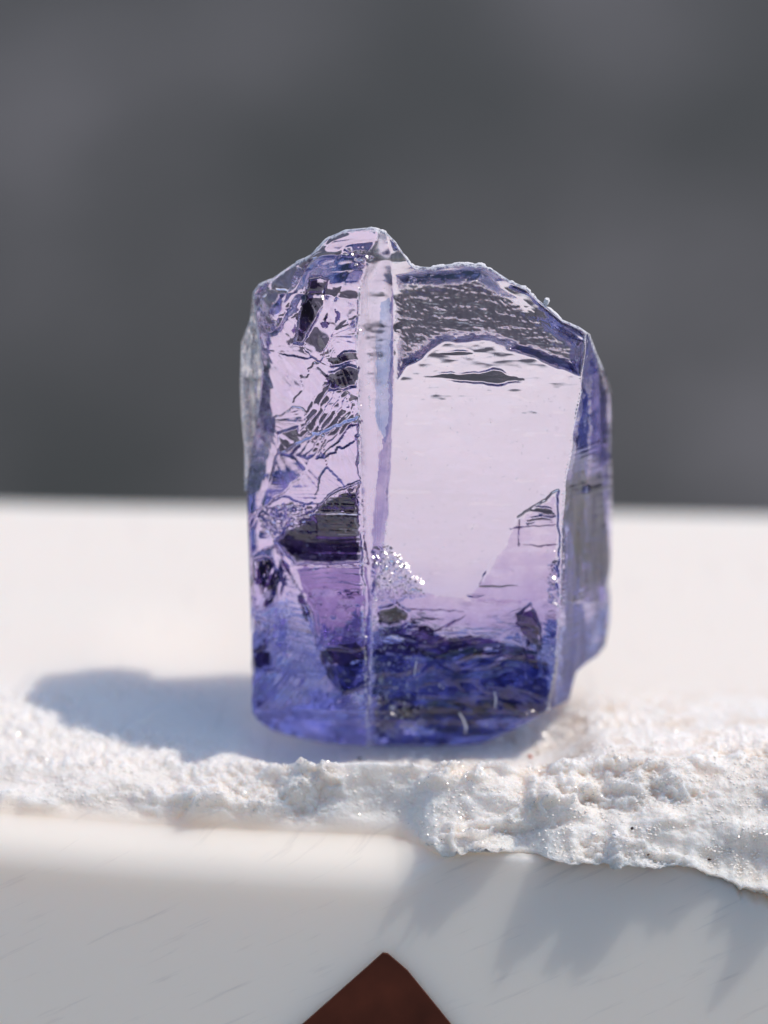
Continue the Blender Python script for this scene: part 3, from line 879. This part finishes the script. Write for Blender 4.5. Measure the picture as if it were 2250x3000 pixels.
# grains and crumbs lying on the broken stone
bpy.context.view_layer.update()
deps = bpy.context.evaluated_depsgraph_get()
from mathutils.bvhtree import BVHTree
bvh = BVHTree.FromObject(stone, deps)
def grain(name, u, v, size, col, label, cat, seed, flat=1.0, group=None):
    d = (Vector(P(np.array(u), np.array(v), np.array(0.0))) - CAM).normalized()
    hit, nrm, _, _ = bvh.ray_cast(CAM, d)
    rnd = random.Random(seed)
    import bmesh
    bm = bmesh.new()
    bmesh.ops.create_icosphere(bm, subdivisions=2, radius=size * K * 0.5)
    for vv in bm.verts:
        vv.co *= rnd.uniform(0.7, 1.25)
        vv.co.z *= flat
        vv.co.x *= 1.25
    me = bpy.data.meshes.new(name); bm.to_mesh(me); bm.free()
    me.materials.append(mat_simple(name + '_surface', col, 0.7, 0.3, 80.0))
    o = bpy.data.objects.new(name, me); COL.objects.link(o)
    o.location = hit + nrm * size * K * 0.22
    o.rotation_euler = (rnd.uniform(-.4, .4), rnd.uniform(-.6, .6), rnd.uniform(0, 3))
    return tag(o, label, cat, group)
grain('sand_grain', 1145, 1636, 9, (0.55, 0.10, 0.03), 'tiny orange red grain on the white stone below the crystal', 'grain', 1)
grain('dirt_speck', 1366, 1790, 6, (0.05, 0.03, 0.03), 'dark speck beside the larger white crumb on the broken stone slope', 'speck', 2)
grain('stone_crumb', 1334, 1802, 17, (0.88, 0.85, 0.82), 'larger white crumb stuck on the grey stone slope beside a dark speck', 'crumb', 3, 0.6)
grain('stone_crumb', 1282, 1800, 11, (0.88, 0.85, 0.82), 'smaller white crumb left of the larger one on the stone slope', 'crumb', 4, 0.6)
grain('dirt_speck', 776, 1640, 7, (0.03, 0.045, 0.03), 'dark speck on the sunlit crust just under the left foot of the crystal', 'speck', 5)
grain('dirt_speck', 1160, 1629, 5, (0.06, 0.04, 0.03), 'tiny dark speck right beside the orange red grain', 'speck', 6)
grain('dirt_speck', 1532, 1858, 8, (0.10, 0.05, 0.04), 'brown speck on the lip of the stone near its chipped right corner', 'speck', 7, 0.5)
grain('dirt_speck', 1400, 1845, 6, (0.12, 0.07, 0.06), 'small brown speck on the lip of the stone under the crumbs', 'speck', 8, 0.5)

_n = P(np.array(1181.0), np.array(651.0), np.array(0.03 + 600 * K * 0.12))
_b = __import__('bmesh').new()
__import__('bmesh').ops.create_icosphere(_b, subdivisions=2, radius=6.5 * K)
_r2 = random.Random(9)
for _v in _b.verts:
    _v.co *= _r2.uniform(0.65, 1.3)
    _v.co.z *= 1.5
_m = bpy.data.meshes.new('dust_fleck'); _b.to_mesh(_m); _b.free(); _m.materials.append(M_DUST_RIM)
_o = bpy.data.objects.new('dust_fleck', _m); COL.objects.link(_o); _o.location = Vector(_n)
tag(_o, 'white fleck of dust clinging to the sloping top right edge of the crystal', 'dust fleck')

# loose sugary crumbs of the broken stone
def crumbs(n, seed):
    rnd = np.random.RandomState(seed)
    import bmesh
    bm = bmesh.new(); bmesh.ops.create_icosphere(bm, subdivisions=1, radius=1.0)
    bv = np.array([v.co[:] for v in bm.verts]); bf = np.array([[v.index for v in f.verts] for f in bm.faces]); bm.free()
    vs, fs = [], []
    k = 0
    while k < n:
        u, v = rnd.uniform(-20, 1680), rnd.uniform(1600, 1960)
        dens = 0.5 + 0.9 * float(fbm(np.array(u / 70.0), np.array(v / 28.0), 260, 3)) - 0.25
        if u > 1540: dens += 0.3
        if rnd.rand() > dens:
            continue
        d = (Vector(P(np.array(u), np.array(v), np.array(0.0))) - CAM).normalized()
        hit, nrm, fi, _ = bvh.ray_cast(CAM, d)
        if hit is None or rough_face[fi] < 0.6 or hit.y > 0.0 or hit.y < -0.4:
            k += 0.05
            continue
        sz = K * (1.0 + 2.6 * rnd.rand() ** 2.5)
        loc = bv * (sz * rnd.uniform(0.5, 1.4, bv.shape)) * np.array([1.3, 1.0, 0.8]) + np.array(hit) + np.array(nrm) * sz * 0.3
        fs.append(bf + len(vs) * len(bv)); vs.append(loc)
        k += 1
    V = np.concatenate(vs); Fa = np.concatenate(fs)
    o = mesh_np('stone_crumbs', V, np.zeros((0, 4), int), mat_simple('sugary_crumb', (0.91, 0.86, 0.80), 0.5, 0.06, 40.0), stone, smooth_shade=False, tris=Fa)
    o['kind'] = 'stuff'
    return o
_r = np.zeros(len(stone.data.vertices), np.float32)
stone.data.attributes['rough'].data.foreach_get('value', _r)
_l = np.zeros(len(stone.data.loops), np.int32)
stone.data.loops.foreach_get('vertex_index', _l)
rough_face = _r[_l.reshape(-1, 4)[:, 0]]
crumbs(2600, 7)

# white bead painting in the rim light along the crystal's top edge
def rim_light_bead(path, n, rmin, rmax, seed):
    a = resample(path, n)
    y = front_depth(a[:, 0], a[:, 1], 0 * a[:, 0]) + 0.002
    pts = [Vector(q) for q in P(a[:, 0], a[:, 1] + 1.0, y)]
    vs, fs = [], []
    m = 6
    rnd = random.Random(seed)
    nz = fbm(np.arange(n) / 7.0, np.zeros(n), seed + 270, 3)
    for i, p in enumerate(pts):
        d = (pts[min(i + 1, n - 1)] - pts[max(i - 1, 0)]).normalized()
        t = d.orthogonal().normalized(); b = d.cross(t)
        r = K * (rmin + (rmax - rmin) * float(np.clip(0.15 + 1.1 * nz[i], 0, 1)))
        if i in (0, n - 1):
            r *= 0.2
        for q in range(m):
            ang = q * 6.283185 / m
            rr = r * rnd.uniform(0.75, 1.25)
            vs.append(p + t * math.cos(ang) * rr + b * math.sin(ang) * rr)
    for i in range(n - 1):
        for q in range(m):
            fs.append([i * m + q, i * m + (q + 1) % m, (i + 1) * m + (q + 1) % m, (i + 1) * m + q])
    o = mesh_np('worn_edge', [tuple(v) for v in vs], fs, M_DUST_RIM, crystal)
    return o
rim_light_bead(TOP[12:], 150, 0.25, 4.0, 1)
rim_light_bead(TOP[:13], 130, 0.2, 3.0, 2)

# chips added on the marble, all turned to flash the sun at the camera
def on_stone(u, v):
    d = (Vector(P(np.array(u), np.array(v), np.array(0.0))) - CAM).normalized()
    hit, nrm, fi, _ = bvh.ray_cast(CAM, d)
    if hit is None or rough_face[fi] < 0.5:
        return None
    return hit + nrm * 0.001
flakes('marble_glints', [
    ([(1150, 1570), (1659, 1540), (1659, 1720), (1000, 1680)], 150),
    ([(660, 1640), (1200, 1640), (1250, 1700), (650, 1690)], 80),
    ([(0, 1570), (260, 1600), (280, 1660), (0, 1700)], 60),
    ([(350, 1690), (1300, 1700), (1300, 1850), (500, 1830)], 140),
    ([(1540, 1780), (1659, 1720), (1659, 1940), (1590, 1900)], 40),
], M_CHIP, stone, 11, sun_facing=True, smin=1.6, smax=4.2, place=on_stone)
